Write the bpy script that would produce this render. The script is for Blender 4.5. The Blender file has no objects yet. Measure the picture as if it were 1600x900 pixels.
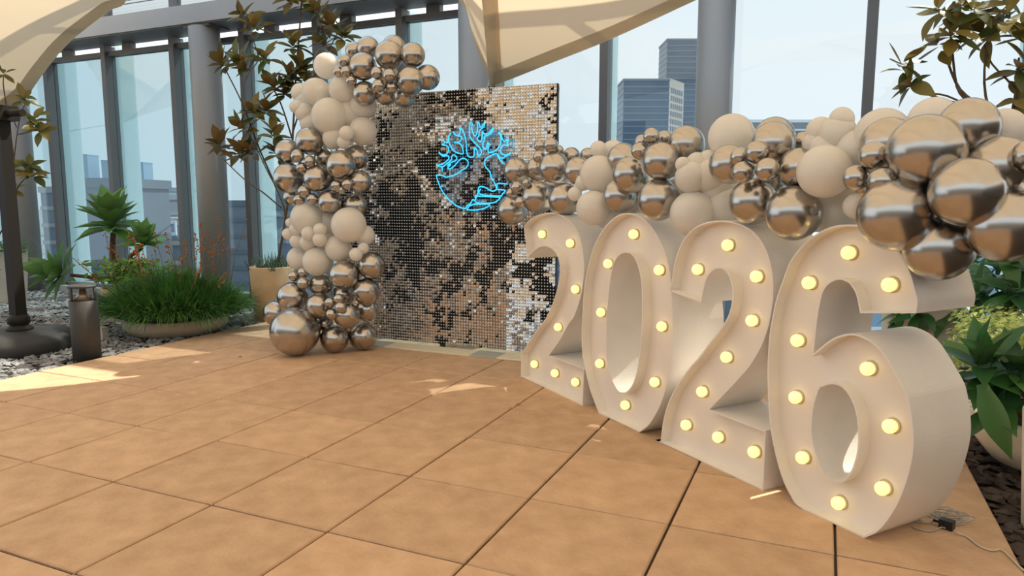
import bpy, math, random
import numpy as np
from mathutils import Vector, Matrix, noise
from mathutils.geometry import tessellate_polygon
random.seed(7); RNG = np.random.default_rng(7)
R = math.radians
scn = bpy.context.scene
COL = scn.collection

# ------------------------------------------------------------------ camera
CAM = np.array([0.5056, -1.4908, 1.2776]); FPX = 1105.7
YAW, PITCH, ROLL = R(-23.819), R(7.1955), R(0.039)
_f = np.array([math.sin(YAW)*math.cos(PITCH), math.cos(YAW)*math.cos(PITCH), -math.sin(PITCH)])
_r = np.array([math.cos(YAW), -math.sin(YAW), 0.0]); _u = np.cross(_r, _f)
_r, _u = math.cos(ROLL)*_r + math.sin(ROLL)*_u, -math.sin(ROLL)*_r + math.cos(ROLL)*_u
cd = bpy.data.cameras.new('camera'); cam = bpy.data.objects.new('camera', cd); COL.objects.link(cam)
cd.sensor_width = 36; cd.lens = 36*FPX/1600; cd.clip_end = 6000; cd.clip_start = 0.05
cam.matrix_world = Matrix(((_r[0], _u[0], -_f[0], CAM[0]), (_r[1], _u[1], -_f[1], CAM[1]), (_r[2], _u[2], -_f[2], CAM[2]), (0, 0, 0, 1)))
scn.camera = cam
# ------------------------------------------------------------------ world, sun, exposure
scn.view_settings.view_transform = 'Standard'; scn.view_settings.look = 'None'
scn.view_settings.exposure = 0.45; scn.view_settings.gamma = 1.0; scn.view_settings.use_curve_mapping = False
w = bpy.data.worlds.new('sky'); scn.world = w; w.use_nodes = True; nt = w.node_tree; nt.nodes.clear()
wo = nt.nodes.new('ShaderNodeOutputWorld'); bg = nt.nodes.new('ShaderNodeBackground')
tc = nt.nodes.new('ShaderNodeTexCoord'); sx = nt.nodes.new('ShaderNodeSeparateXYZ'); rp = nt.nodes.new('ShaderNodeValToRGB')
dt = nt.nodes.new('ShaderNodeVectorMath'); dt.operation = 'DOT_PRODUCT'; SUN = Vector((0.34, 0.565, 1.0)).normalized(); dt.inputs[1].default_value = SUN
zr = nt.nodes.new('ShaderNodeValToRGB'); mu = nt.nodes.new('ShaderNodeMix'); mu.data_type = 'RGBA'; mu.blend_type = 'MULTIPLY'; mu.inputs[0].default_value = 1
nt.links.new(tc.outputs['Generated'], dt.inputs[0]); nt.links.new(dt.outputs['Value'], rp.inputs[0])        # haze: whiter and brighter near the sun
nt.links.new(tc.outputs['Generated'], sx.inputs[0]); nt.links.new(sx.outputs['Z'], zr.inputs[0])            # bluer towards the zenith
nt.links.new(rp.outputs[0], mu.inputs[6]); nt.links.new(zr.outputs[0], mu.inputs[7])
nt.links.new(mu.outputs[2], bg.inputs[0]); nt.links.new(bg.outputs[0], wo.inputs[0])
el = rp.color_ramp.elements
el[0].position = 0.05; el[0].color = (0.62, 0.69, 0.73, 1)
el[1].position = 0.58; el[1].color = (0.76, 0.76, 0.785, 1)
ez = zr.color_ramp.elements
ez[0].position = 0.25; ez[0].color = (1, 1, 1, 1); ez[1].position = 1.0; ez[1].color = (0.75, 0.88, 1.0, 1)
bg.inputs[1].default_value = 1.35
sd = bpy.data.lights.new('sun', 'SUN'); so = bpy.data.objects.new('sun', sd); COL.objects.link(so)
so.rotation_euler = SUN.to_track_quat('Z', 'Y').to_euler(); so.location = (3, 6, 9)
sd.energy = 5.0; sd.angle = R(0.53); sd.color = (1.0, 0.93, 0.78)

# ------------------------------------------------------------------ helpers
def ray(x, y):
    return (x-800)/FPX*_r + (450-y)/FPX*_u + _f
def at(x, y, Y):                       # point on the vertical plane Y = const
    d = ray(x, y); return Vector(CAM + d*((Y-CAM[1])/d[1]))
def fl(x, y, z=0.0):                   # point on the level z
    d = ray(x, y); return Vector(CAM + d*((z-CAM[2])/d[2]))
def far(x, y, dist):                   # point at a depth along the lens axis
    return Vector(CAM + ray(x, y)*dist)
def depth(P): return float((np.array(P)-CAM) @ _f)
def rad(rpx, P): return rpx*depth(P)/FPX

def tag(o, label=None, cat=None, group=None, kind=None):
    if label: o['label'] = label
    if cat: o['category'] = cat
    if group: o['group'] = group
    if kind: o['kind'] = kind
    return o
def thing(name, loc, label, cat, group=None, kind=None):
    o = bpy.data.objects.new(name, None); COL.objects.link(o); o.location = loc; o.empty_display_size = .1
    return tag(o, label, cat, group, kind)

class MB:
    def __init__(s): s.v = []; s.f = []; s.sm = []
    def add(s, vs, fs, smooth=False):
        b = len(s.v); s.v += [tuple(p) for p in vs]
        for q in fs: s.f.append([i+b for i in q]); s.sm.append(smooth)
    def box(s, lo, hi, rot=None, c=None):
        x0, y0, z0 = lo; x1, y1, z1 = hi
        vs = [(x0,y0,z0),(x1,y0,z0),(x1,y1,z0),(x0,y1,z0),(x0,y0,z1),(x1,y0,z1),(x1,y1,z1),(x0,y1,z1)]
        if rot is not None:
            vs = [tuple(rot @ Vector(p) + Vector(c)) for p in vs]
        s.add(vs, [(0,3,2,1),(4,5,6,7),(0,1,5,4),(1,2,6,5),(2,3,7,6),(3,0,4,7)])
    def bevel_box(s, lo, hi, b):
        x0, y0, z0 = lo; x1, y1, z1 = hi
        rings = []
        for z, i in ((z0, 0), (z1-b, 0), (z1, b)):
            rings.append([(x0+i,y0+i,z),(x1-i,y0+i,z),(x1-i,y1-i,z),(x0+i,y1-i,z)])
        s.loft(rings, False, True)
    def loft(s, rings, smooth=True, cap=True, closed=True):
        n = len(rings[0]); vs = [p for r in rings for p in r]; fs = []
        for i in range(len(rings)-1):
            for j in range(n if closed else n-1):
                k = (j+1) % n; fs.append((i*n+j, i*n+k, (i+1)*n+k, (i+1)*n+j))
        s.add(vs, fs, smooth)
        if cap:
            b = len(s.v)-len(vs)
            s.f.append([b+j for j in reversed(range(n))]); s.sm.append(False)
            s.f.append([b+(len(rings)-1)*n+j for j in range(n)]); s.sm.append(False)
    def lathe(s, c, prof, n=32, smooth=True, cap=True):
        rings = [[(c[0]+r*math.cos(2*math.pi*k/n), c[1]+r*math.sin(2*math.pi*k/n), c[2]+z) for k in range(n)] for r, z in prof]
        s.loft(rings, smooth, cap)
    def tube(s, pts, rr, n=8, cap=True):
        pts = [Vector(p) for p in pts]; m = len(pts)
        rs = rr if isinstance(rr, (list, tuple)) else [rr]*m
        t0 = (pts[1]-pts[0]).normalized(); ref = Vector((0,0,1)) if abs(t0.z) < .9 else Vector((1,0,0))
        nrm = (ref - t0*ref.dot(t0)).normalized(); rings = []
        for i in range(m):
            t = (pts[min(i+1, m-1)]-pts[max(i-1, 0)])
            t = t.normalized() if t.length > 1e-9 else t0
            nrm = nrm - t*nrm.dot(t); nrm = nrm.normalized() if nrm.length > 1e-6 else t.orthogonal().normalized()
            bn = t.cross(nrm)
            rings.append([pts[i] + (nrm*math.cos(2*math.pi*k/n)+bn*math.sin(2*math.pi*k/n))*rs[i] for k in range(n)])
        s.loft(rings, True, cap)
    def sphere(s, c, r, n=20, m=12, sc=(1,1,1)):
        rings = [[(c[0]+sc[0]*r*math.sin(math.pi*max(i,.02)/m if i < m else math.pi-.005)*math.cos(2*math.pi*k/n),
                   c[1]+sc[1]*r*math.sin(math.pi*max(i,.02)/m if i < m else math.pi-.005)*math.sin(2*math.pi*k/n),
                   c[2]-sc[2]*r*math.cos(math.pi*i/m)) for k in range(n)] for i in range(m+1)]
        s.loft(rings, True, True)
    def mesh(s, name, mat, off=(0,0,0)):
        me = bpy.data.meshes.new(name)
        me.from_pydata([(p[0]-off[0], p[1]-off[1], p[2]-off[2]) for p in s.v], [], s.f)
        me.polygons.foreach_set('use_smooth', s.sm); me.update()
        if mat: me.materials.append(mat)
        return me
    def build(s, name, mat, parent=None, loc=None, bake=False):
        # vertices are in world space; the object's origin goes to its parent's base (or to loc)
        off = loc if loc is not None else (0, 0, 0)
        if parent is not None and loc is None: off = base_of(parent)
        o = bpy.data.objects.new(name, s.mesh(name, mat, off)); COL.objects.link(o)
        if parent is not None:
            o.parent = parent
            if loc is not None: o.location = Vector(loc)-Vector(base_of(parent))
        else: o.location = off
        return o
def base_of(o):
    v = Vector(o.location)
    while o.parent: o = o.parent; v += o.location
    return v
def np_mesh(name, V, F, mat, smooth=False):
    V = np.asarray(V, np.float32).reshape(-1, 3); F = np.asarray(F, np.int32); k = F.shape[1]
    me = bpy.data.meshes.new(name); me.vertices.add(len(V)); me.vertices.foreach_set('co', V.ravel())
    me.loops.add(F.size); me.loops.foreach_set('vertex_index', F.ravel())
    me.polygons.add(len(F)); me.polygons.foreach_set('loop_start', np.arange(0, F.size, k, dtype=np.int32))
    me.polygons.foreach_set('use_smooth', np.full(len(F), smooth)); me.update(calc_edges=True); me.validate()
    me.materials.append(mat); return me
def put(name, me, parent=None, loc=(0,0,0)):
    o = bpy.data.objects.new(name, me); COL.objects.link(o); o.location = loc
    if parent is not None: o.parent = parent
    return o
def cat(pts, sub=4, closed=False):      # Catmull-Rom through points
    P = [Vector(p) for p in pts]; n = len(P); out = []
    for i in range(n if closed else n-1):
        a, b, c, d = (P[(i-1) % n], P[i], P[(i+1) % n], P[(i+2) % n]) if closed else (P[max(i-1,0)], P[i], P[i+1], P[min(i+2,n-1)])
        for k in range(sub):
            t = k/sub; out.append(.5*((2*b)+(c-a)*t+(2*a-5*b+4*c-d)*t*t+(3*b-a-3*c+d)*t**3))
    if not closed: out.append(P[-1])
    return out

# ------------------------------------------------------------------ materials
def mat(name, col, rough=.5, metal=0, var=0, vscale=4, bump=0, bscale=60, rand=0, emit=None, estr=0, coat=0, trans=0, spec=.5, col2=None):
    m = bpy.data.materials.new(name); m.use_nodes = True; N = m.node_tree; L = N.links
    b = N.nodes['Principled BSDF']; b.inputs['Base Color'].default_value = (*col, 1)
    b.inputs['Roughness'].default_value = rough; b.inputs['Metallic'].default_value = metal
    b.inputs['Coat Weight'].default_value = coat; b.inputs['Specular IOR Level'].default_value = spec
    if emit: b.inputs['Emission Color'].default_value = (*emit, 1); b.inputs['Emission Strength'].default_value = estr
    cur = None; T = None
    if var or bump:
        T = N.nodes.new('ShaderNodeTexCoord')
    if var or col2:
        T = T or N.nodes.new('ShaderNodeTexCoord')
        nz = N.nodes.new('ShaderNodeTexNoise'); nz.inputs['Scale'].default_value = vscale; nz.inputs['Detail'].default_value = 6
        L.new(T.outputs['Object'], nz.inputs['Vector'])
        r_ = N.nodes.new('ShaderNodeValToRGB'); r_.color_ramp.elements[0].position = .3; r_.color_ramp.elements[1].position = .7
        c2 = col2 or col
        r_.color_ramp.elements[0].color = (*[c*(1-var) for c in col], 1); r_.color_ramp.elements[1].color = (*[min(1, c*(1+var)) for c in c2], 1)
        L.new(nz.outputs[0], r_.inputs[0]); cur = r_.outputs[0]
    if rand:
        oi = N.nodes.new('ShaderNodeObjectInfo'); mr = N.nodes.new('ShaderNodeMapRange')
        mr.inputs[3].default_value = 1-rand; mr.inputs[4].default_value = 1+rand
        L.new(oi.outputs['Random'], mr.inputs[0])
        mx = N.nodes.new('ShaderNodeVectorMath'); mx.operation = 'MULTIPLY'
        if cur: L.new(cur, mx.inputs[0])
        else: mx.inputs[0].default_value = col
        L.new(mr.outputs[0], mx.inputs[1]); cur = mx.outputs[0]
    if cur: L.new(cur, b.inputs['Base Color'])
    if bump:
        n2 = N.nodes.new('ShaderNodeTexNoise'); n2.inputs['Scale'].default_value = bscale; n2.inputs['Detail'].default_value = 5
        L.new(T.outputs['Object'], n2.inputs['Vector'])
        bp = N.nodes.new('ShaderNodeBump'); bp.inputs['Strength'].default_value = bump; bp.inputs['Distance'].default_value = .02
        L.new(n2.outputs[0], bp.inputs['Height']); L.new(bp.outputs[0], b.inputs['Normal'])
    if trans:
        tr = N.nodes.new('ShaderNodeBsdfTranslucent'); tr.inputs[0].default_value = (*col, 1)
        if cur: L.new(cur, tr.inputs[0])
        ms = N.nodes.new('ShaderNodeMixShader'); ms.inputs[0].default_value = trans
        L.new(b.outputs[0], ms.inputs[1]); L.new(tr.outputs[0], ms.inputs[2])
        L.new(ms.outputs[0], N.nodes['Material Output'].inputs[0])
    return m
def leaf_mat(name, front, front2, back, trans=.25, rough=.35):
    m = bpy.data.materials.new(name); m.use_nodes = True; N = m.node_tree; L = N.links
    b = N.nodes['Principled BSDF']; b.inputs['Roughness'].default_value = rough
    oi = N.nodes.new('ShaderNodeObjectInfo'); ge = N.nodes.new('ShaderNodeNewGeometry')
    r_ = N.nodes.new('ShaderNodeValToRGB'); r_.color_ramp.elements[0].color = (*front, 1); r_.color_ramp.elements[1].color = (*front2, 1)
    L.new(oi.outputs['Random'], r_.inputs[0])
    mx = N.nodes.new('ShaderNodeMix'); mx.data_type = 'RGBA'
    L.new(ge.outputs['Backfacing'], mx.inputs[0]); L.new(r_.outputs[0], mx.inputs[6]); mx.inputs[7].default_value = (*back, 1)
    L.new(mx.outputs[2], b.inputs['Base Color'])
    tr = N.nodes.new('ShaderNodeBsdfTranslucent'); L.new(r_.outputs[0], tr.inputs[0])
    ms = N.nodes.new('ShaderNodeMixShader'); ms.inputs[0].default_value = trans
    L.new(b.outputs[0], ms.inputs[1]); L.new(tr.outputs[0], ms.inputs[2]); L.new(ms.outputs[0], N.nodes['Material Output'].inputs[0])
    return m
def glass_mat(name, tint, tint2, refl):
    m = bpy.data.materials.new(name); m.use_nodes = True; N = m.node_tree; L = N.links
    N.nodes.remove(N.nodes['Principled BSDF'])
    t = N.nodes.new('ShaderNodeBsdfTransparent')
    g = N.nodes.new('ShaderNodeBsdfGlossy'); g.inputs['Roughness'].default_value = 0.0; g.inputs[0].default_value = (.9, .97, 1, 1)
    lw = N.nodes.new('ShaderNodeLayerWeight'); lw.inputs[0].default_value = .5
    mx = N.nodes.new('ShaderNodeMix'); mx.data_type = 'RGBA'; mx.inputs[6].default_value = (*tint, 1); mx.inputs[7].default_value = (*tint2, 1)
    k = N.nodes.new('ShaderNodeMath'); k.operation = 'MULTIPLY'; k.inputs[1].default_value = 1.6; k.use_clamp = True
    L.new(lw.outputs['Facing'], k.inputs[0]); L.new(k.outputs[0], mx.inputs[0]); L.new(mx.outputs[2], t.inputs[0])
    mr = N.nodes.new('ShaderNodeMapRange'); mr.inputs[3].default_value = refl; mr.inputs[4].default_value = .6
    pw = N.nodes.new('ShaderNodeMath'); pw.operation = 'POWER'; pw.inputs[1].default_value = 3
    L.new(lw.outputs['Facing'], pw.inputs[0]); L.new(pw.outputs[0], mr.inputs[0])
    ms = N.nodes.new('ShaderNodeMixShader'); L.new(mr.outputs[0], ms.inputs[0]); L.new(t.outputs[0], ms.inputs[1]); L.new(g.outputs[0], ms.inputs[2])
    L.new(ms.outputs[0], N.nodes['Material Output'].inputs[0]); return m

M = {}
M['tile'] = mat('sandstone_tile', (.57, .36, .215), .8, var=.085, vscale=7, bump=.3, bscale=45, rand=.07, col2=(.63, .42, .26))
M['joint'] = mat('dark_joint', (.05, .035, .025), .9)
M['steel'] = mat('grey_steel_paint', (.115, .12, .13), .5, var=.05, vscale=2)
M['column'] = mat('grey_column_paint', (.27, .275, .28), .45, var=.04, vscale=2)
M['beam'] = mat('light_grey_beam_paint', (.33, .345, .37), .5, var=.04, vscale=2)
M['curb'] = mat('grey_concrete', (.34, .36, .36), .85, var=.15, vscale=6, bump=.2)
M['glass'] = glass_mat('tinted_glass', (.765, .81, .82), (.52, .63, .66), .03)
M['clear_glass'] = glass_mat('clear_glass', (.83, .84, .845), (.64, .655, .645), .02)
M['fin'] = mat('frosted_glass_fin', (.84, .95, .97), .3, trans=.65)
M['canopy'] = mat('cream_canopy_fabric', (.84, .67, .47), .8, var=.02, vscale=1.5, trans=.38)
M['hem'] = mat('canopy_hem_fabric', (.66, .58, .45), .8, var=.04, vscale=8, trans=.3)
M['cable'] = mat('steel_cable', (.08, .08, .09), .4, metal=.8)
M['chrome'] = mat('chrome_balloon_film', (.51, .483, .452), .24, metal=1.0, var=.03, vscale=3)
M['white_balloon'] = mat('white_balloon_latex', (.93, .905, .86), .30, var=.02, vscale=2, trans=.32, coat=.25)
M['number'] = mat('white_painted_board', (.84, .79, .73), .55, var=.04, vscale=5, bump=.03, bscale=30)
M['number_face'] = mat('white_painted_panel', (.86, .79, .72), .6, var=.03, vscale=4)
M['bulb'] = mat('lit_bulb', (1, .9, .6), .4, emit=(1.0, .73, .20), estr=1.0)
M['bulb_ring'] = mat('bulb_collar', (.6, .5, .35), .5)
M['sequin'] = mat('mirror_sequin', (.62, .585, .55), .12, metal=1.0)
M['backing'] = mat('black_grid_panel', (.008, .008, .010), .6, spec=.2)
M['base_cream'] = mat('cream_board', (.80, .73, .54), .6, var=.05)
M['base_grey'] = mat('grey_board', (.45, .46, .43), .6, var=.05)
M['pin'] = mat('mirror_pin', (.85, .89, .93), .3, metal=1.0)
M['neon'] = mat('blue_neon', (.0, .3, .6), .4, emit=(.045, .52, .88), estr=1.0)
M['acrylic'] = glass_mat('clear_acrylic', (.86, .87, .89), (.8, .8, .82), .02)
M['white_pot'] = mat('cream_concrete_pot', (.66, .62, .54), .7, var=.10, vscale=5, bump=.08, bscale=40)
M['tan_pot'] = mat('tan_clay_pot', (.60, .42, .25), .75, var=.12, vscale=5, bump=.08, bscale=40)
M['tan_bowl'] = mat('sand_bowl', (.50, .41, .30), .8, var=.15, vscale=6, bump=.1)
M['soil'] = mat('dark_soil', (.06, .045, .035), .95, var=.3, vscale=20, bump=.4)
M['gravel'] = mat('slate_gravel', (.20, .205, .215), .75, var=.35, vscale=9, col2=(.28, .285, .295))
M['mulch'] = mat('dark_bark_mulch', (.075, .055, .045), .9, var=.4, vscale=9)
M['charcoal'] = mat('charcoal_metal', (.048, .048, .05), .6, var=.1, vscale=4)
M['bronze'] = mat('dark_bronze_metal', (.016, .014, .013), .6, var=.1, vscale=4, spec=.3)
M['base_plastic'] = mat('black_base_plastic', (.036, .037, .04), .6, var=.15, vscale=6)
M['magnolia'] = leaf_mat('magnolia_leaf', (.06, .11, .03), (.27, .20, .05), (.27, .14, .055), .26)
M['agave'] = leaf_mat('agave_leaf', (.11, .27, .07), (.18, .37, .09), (.15, .28, .10), .22, .4)
M['agave_dark'] = leaf_mat('dark_agave_leaf', (.035, .12, .04), (.07, .20, .05), (.07, .15, .06), .15, .33)
M['bark'] = mat('grey_brown_bark', (.11, .08, .06), .85, var=.3, vscale=20, bump=.3)
M['agave_bark'] = mat('brown_agave_stem', (.13, .065, .035), .85, var=.35, vscale=25, bump=.4)
M['grass'] = mat('green_grass_blade', (.05, .16, .03), .5, var=.45, vscale=9, trans=.25, col2=(.09, .23, .05))
M['blue_grass'] = mat('grey_green_blade', (.07, .13, .085), .5, var=.3, vscale=9, trans=.2)
M['succulent'] = mat('bright_succulent_leaf', (.10, .25, .03), .45, var=.5, vscale=14, trans=.25, col2=(.16, .33, .04))
M['trailing'] = mat('trailing_leaf', (.06, .16, .04), .5, var=.4, vscale=14, trans=.2)
M['variegated'] = mat('variegated_leaf', (.27, .44, .08), .45, var=.5, vscale=22, trans=.3, col2=(.58, .66, .24))
M['flower'] = mat('orange_flower', (.55, .14, .03), .6, trans=.2)
M['stalk'] = mat('brown_stalk', (.16, .13, .06), .7)
M['plug'] = mat('black_plastic', (.012, .012, .013), .4)
M['clear_cord'] = mat('clear_grey_cord', (.42, .40, .36), .25)
M['white_cord'] = mat('cream_cord', (.62, .55, .42), .5)
M['dry_leaf'] = mat('dry_leaf', (.32, .13, .05), .7, trans=.2)
M['tower_glass'] = mat('blue_grey_tower_glass', (.105, .155, .22), .35, var=.15, vscale=.08)
M['tower_band'] = mat('tower_band', (.20, .25, .32), .5)
M['tower_stone'] = mat('pale_tower_stone', (.46, .44, .42), .8)
M['dark_window'] = mat('dark_window', (.10, .12, .15), .3)
M['haze_tower'] = mat('haze_tinted_tower', (.25, .38, .52), .7)  # bluish distance haze is put into this facade colour
M['grey_block'] = mat('grey_facade', (.20, .215, .25), .8, var=.1, vscale=.2)
M['slate_block'] = mat('slate_facade', (.14, .165, .21), .7, var=.1, vscale=.2)
M['pink_block'] = mat('pale_brick_facade', (.42, .36, .35), .8, var=.1, vscale=.2)
M['city'] = mat('city_ground', (.22, .25, .27), .9, var=.3, vscale=.03)
M['board'] = mat('billboard_white', (.75, .78, .82), .6)
M['board_blue'] = mat('billboard_blue', (.08, .18, .38), .6)
M['board_red'] = mat('billboard_red', (.5, .12, .12), .6)
M['far_wall'] = mat('dark_stone_cladding', (.12, .105, .095), .6, var=.2, vscale=2)

# ------------------------------------------------------------------ setting: paved terrace
T = .6
floor = thing('floor', (0, 0, 0), 'terrace paved in square sandy brown stone tiles', 'floor', kind='structure')
mb = MB(); mb.box((-4.8, -6.6, -.12), (1.2, 4.8, -.013)); mb.build('tile_bed', M['joint'], floor)
mb = MB(); g = .0052; mb.bevel_box((-T/2+g, -T/2+g, -.04), (T/2-g, T/2-g, 0), .005)
tile_me = mb.mesh('tile', M['tile'])
for i in range(-8, 2):
    for j in range(-11, 8):
        o = put('tile', tile_me, floor, ((i+.5)*T, (j+.5)*T, random.uniform(-.0022, .0008)))
        o.rotation_euler = (random.uniform(-.0025, .0025), random.uniform(-.0025, .0025), random.choice((0, 1, 2, 3))*math.pi/2+random.uniform(-.003, .003))
mb = MB(); mb.box((-14, -6.6, -.16), (-4.8, 5.0, -.05)); mb.build('floor_left_bed', M['soil']); tag(bpy.data.objects['floor_left_bed'], kind='structure')
mb = MB(); mb.box((1.2, -6.6, -.16), (7.0, 5.0, -.05)); mb.build('floor_right_bed', M['soil']); tag(bpy.data.objects['floor_right_bed'], kind='structure')
def stones(n, x0, x1, y0, y1, z, s0, s1, flat=.45, near=None):
    base = np.array([(1,0,0),(-1,0,0),(0,1,0),(0,-1,0),(0,0,1),(0,0,-1)], float)
    tri = np.array([(0,2,4),(2,1,4),(1,3,4),(3,0,4),(2,0,5),(1,2,5),(3,1,5),(0,3,5)])
    V = np.empty((n, 6, 3)); c = np.stack([RNG.uniform(x0, x1, n), RNG.uniform(y0, y1, n), np.full(n, z)], 1)
    s = RNG.uniform(s0, s1, n); a = RNG.uniform(0, 2*np.pi, n)
    j = base[None] * (1 + RNG.uniform(-.35, .35, (n, 6, 1))) + RNG.uniform(-.25, .25, (n, 6, 3))
    j = j * np.stack([s, s*RNG.uniform(.5, 1, n), s*flat], 1)[:, None, :]
    ti = RNG.uniform(-.5, .5, n)
    y2 = j[..., 1]*np.cos(ti)[:, None]-j[..., 2]*np.sin(ti)[:, None]; z2 = j[..., 1]*np.sin(ti)[:, None]+j[..., 2]*np.cos(ti)[:, None]
    V[..., 0] = j[..., 0]*np.cos(a)[:, None]-y2*np.sin(a)[:, None]; V[..., 1] = j[..., 0]*np.sin(a)[:, None]+y2*np.cos(a)[:, None]; V[..., 2] = z2
    V += c[:, None, :]; V[..., 2] += RNG.uniform(-.004, .012, n)[:, None]
    F = (tri[None]+(np.arange(n)*6)[:, None, None]).reshape(-1, 3)
    return V, F
V, F = stones(15000, -11.5, -4.815, 1.2, 4.97, -.04, .02, .048)
o = put('gravel', np_mesh('gravel', V, F, M['gravel'])); tag(o, 'loose grey slate chips between the terrace and the glass wall', 'gravel', kind='stuff')
V, F = stones(4200, 1.215, 2.6, .9, 4.9, -.04, .02, .05, .35)
o = put('bark_mulch', np_mesh('bark_mulch', V, F, M['mulch'])); tag(o, 'dark mulch chips around the right hand planters', 'mulch', kind='stuff')

# ------------------------------------------------------------------ setting: glass wall
GY = 5.2; MX = [-11.75, -10.6, -9.45, -8.27, -7.03, -5.89, -4.81, -3.71, -2.6, -1.47, -.36, .77, 1.87, 3.0, 4.1, 5.2]
gw = thing('wall_far', (0, GY, 0), 'tall glass wall in grey steel mullions with city behind', 'wall', kind='structure')
mb = MB(); mb.box((-.04, -.10, .05), (.04, .06, 3.26)); mul = mb.mesh('mullion', M['steel'])
mb = MB(); mb.box((-.04, -.06, 3.5), (.04, .06, 5.4)); mul2 = mb.mesh('upper_mullion', M['steel'])
mb = MB(); mb.box((.04, .07, .08), (.055, .36, 3.3)); fin = mb.mesh('glass_fin', M['fin'])
for x in MX:
    put('mullion', mul, gw, (x, 0, 0)); put('upper_mullion', mul2, gw, (x, 0, 0)); put('glass_fin', fin, gw, (x-.045, 0, 0))
for a, b in zip(MX[:-1], MX[1:]):
    mb = MB(); mb.box((a+.04, GY+.0, .09), (b-.04, GY+.012, 3.13)); mb.build('pane', M['glass'], gw)
    mb = MB(); mb.box((a+.04, GY+.0, 3.5), (b-.04, GY+.012, 5.4)); mb.build('upper_pane', M['clear_glass'], gw)
    mb = MB(); mb.box((a+.04, GY-.05, 3.13), (b-.04, GY+.05, 3.19)); mb.build('transom', M['steel'], gw)
    mb = MB(); mb.box((a+.04, GY-.05, .05), (b-.04, GY+.05, .09)); mb.build('bottom_rail', M['steel'], gw)
    mb = MB(); mb.box((a+.30, GY-.04, 3.19), (a+.46, GY+.04, 3.27)); mb.build('spacer', M['steel'], gw)
mb = MB(); mb.box((-12.5, GY-.16, -.15), (5.6, GY+.4, .05)); mb.build('curb', M['curb'], gw)
mb = MB(); mb.box((-12.5, GY-.05, 5.4), (5.6, GY+.08, 5.55)); mb.build('top_rail', M['steel'], gw)
bm_ = thing('beam', (0, GY-.25, 3.27), 'long pale grey steel beam across the glass wall', 'beam', kind='structure')
mb = MB(); mb.box((-12.5, GY-.42, 3.29), (5.6, GY-.40, 3.50)); mb.box((-12.5, GY-.40, 3.48), (5.6, GY+.05, 3.50)); mb.build('fascia', M['beam'], bm_)
mb = MB(); mb.box((-12.5, GY-.40, 3.275), (5.6, GY+.05, 3.292)); mb.build('soffit', M['steel'], bm_)
mb = MB(); mb.tube([(-12, GY-.12, 3.72), (5, GY-.12, 3.72)], .006, 6); mb.tube([(-12, GY-.12, 3.76), (5, GY-.12, 3.76)], .004, 6); mb.build('cable', M['cable'], bm_)
for x, r_, lab in ((-9.88, .175, 'round grey column at the far left behind the cream planter'), (-6.28, .175, 'round grey column behind the grassy bowl'),
              (-2.72, .17, 'grey column rising behind the mirrored backdrop'), (-.43, .155, 'grey column between the two dark towers and the right panes')):
    cy = GY-.27
    c = thing('column', (x, cy, 0), lab, 'column')
    mb = MB(); mb.lathe((x, cy, -.1), [(r_, 0), (r_, 3.36)], 40); mb.build('shaft', M['column'], c)
    mb = MB(); mb.box((x-r_*1.15, cy-.12, 3.255), (x+r_*1.15, cy+.2, 3.272)); mb.build('cap_plate', M['steel'], c)

# ------------------------------------------------------------------ setting: added side wall and rear of the terrace
mb = MB(); mb.box((-14, -6.9, -.2), (9, -6.6, 2.9)); o = mb.build('wall_back', M['far_wall']); tag(o, kind='structure')
mb = MB(); mb.box((7.0, -6.6, -.2), (7.2, 5.0, 3.0)); o = mb.build('added_wall_right', M['far_wall']); tag(o, kind='structure')  # unseen wall added to darken the right sides of the numbers

# ------------------------------------------------------------------ canopy
TB = at(768, 134, 4.35); TA = at(14, 172, 4.4)
edge = [at(-260, -80, 4.1), at(-120, 20, 4.2), TA, at(43, 148, 4.4), at(67, 115, 4.38), at(93, 82, 4.36), at(117, 58, 4.34), at(150, 32, 4.32), at(173, 15, 4.30), at(197, 0, 4.28),
        Vector((-6.2, 3.9, 3.75)), Vector((-5.2, 3.45, 4.0)), Vector((-4.2, 3.2, 4.05)), Vector((-3.2, 3.45, 3.75)), at(712, -8, 4.3), at(741, 66, 4.33), TB,
        at(800, 122, 4.26), at(860, 98, 4.08), at(950, 62, 3.9), at(1085, 0, 3.7), Vector((.5, 3.58, 2.93)), Vector((1.4, 3.12, 3.0)), Vector((1.9, 3.5, 3.0)), Vector((2.4, 4.2, 2.75)), Vector((4.5, 4.3, 3.2)), Vector((8, 4.3, 3.2))]  # points out of view are shaped to place sun patches and shade
ib = 16; ia = 2
def bx(i):
    if i <= ib: return -7.5 + 8.7*(i/ib)
    return 1.2 + 6.8*(i-ib)/(len(edge)-1-ib)
back = [Vector((bx(i), -3.9, 4.0)) for i in range(len(edge))]
cn = thing('shade_canopy', TB, 'cream fabric shade canopy stretched overhead to low corner points', 'canopy')
def surf(lo, hi, name, t0=0., t1=1., nt=26, off=0, m=None):
    mb = MB(); E = cat(edge[lo:hi+1], 5); K = cat(back[lo:hi+1], 5); rings = []
    for a, b in zip(E, K):
        row = []
        for k in range(nt+1):
            t = t0+(t1-t0)*k/nt
            z = a.z+(b.z-a.z)*(1-(1-t)**2.4)
            row.append(Vector((a.x+(b.x-a.x)*t, a.y+(b.y-a.y)*t, z-off)))
        rings.append(row)
    mb.loft(rings, True, False, False); return mb.build(name, m or M['canopy'], cn)
for lo, hi in ((0, ia), (ia, ib), (ib, len(edge)-1)):
    o = surf(lo, hi, 'membrane')
    o = surf(lo, hi, 'hem', 0, .02, 2, .006, M['hem'])
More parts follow.
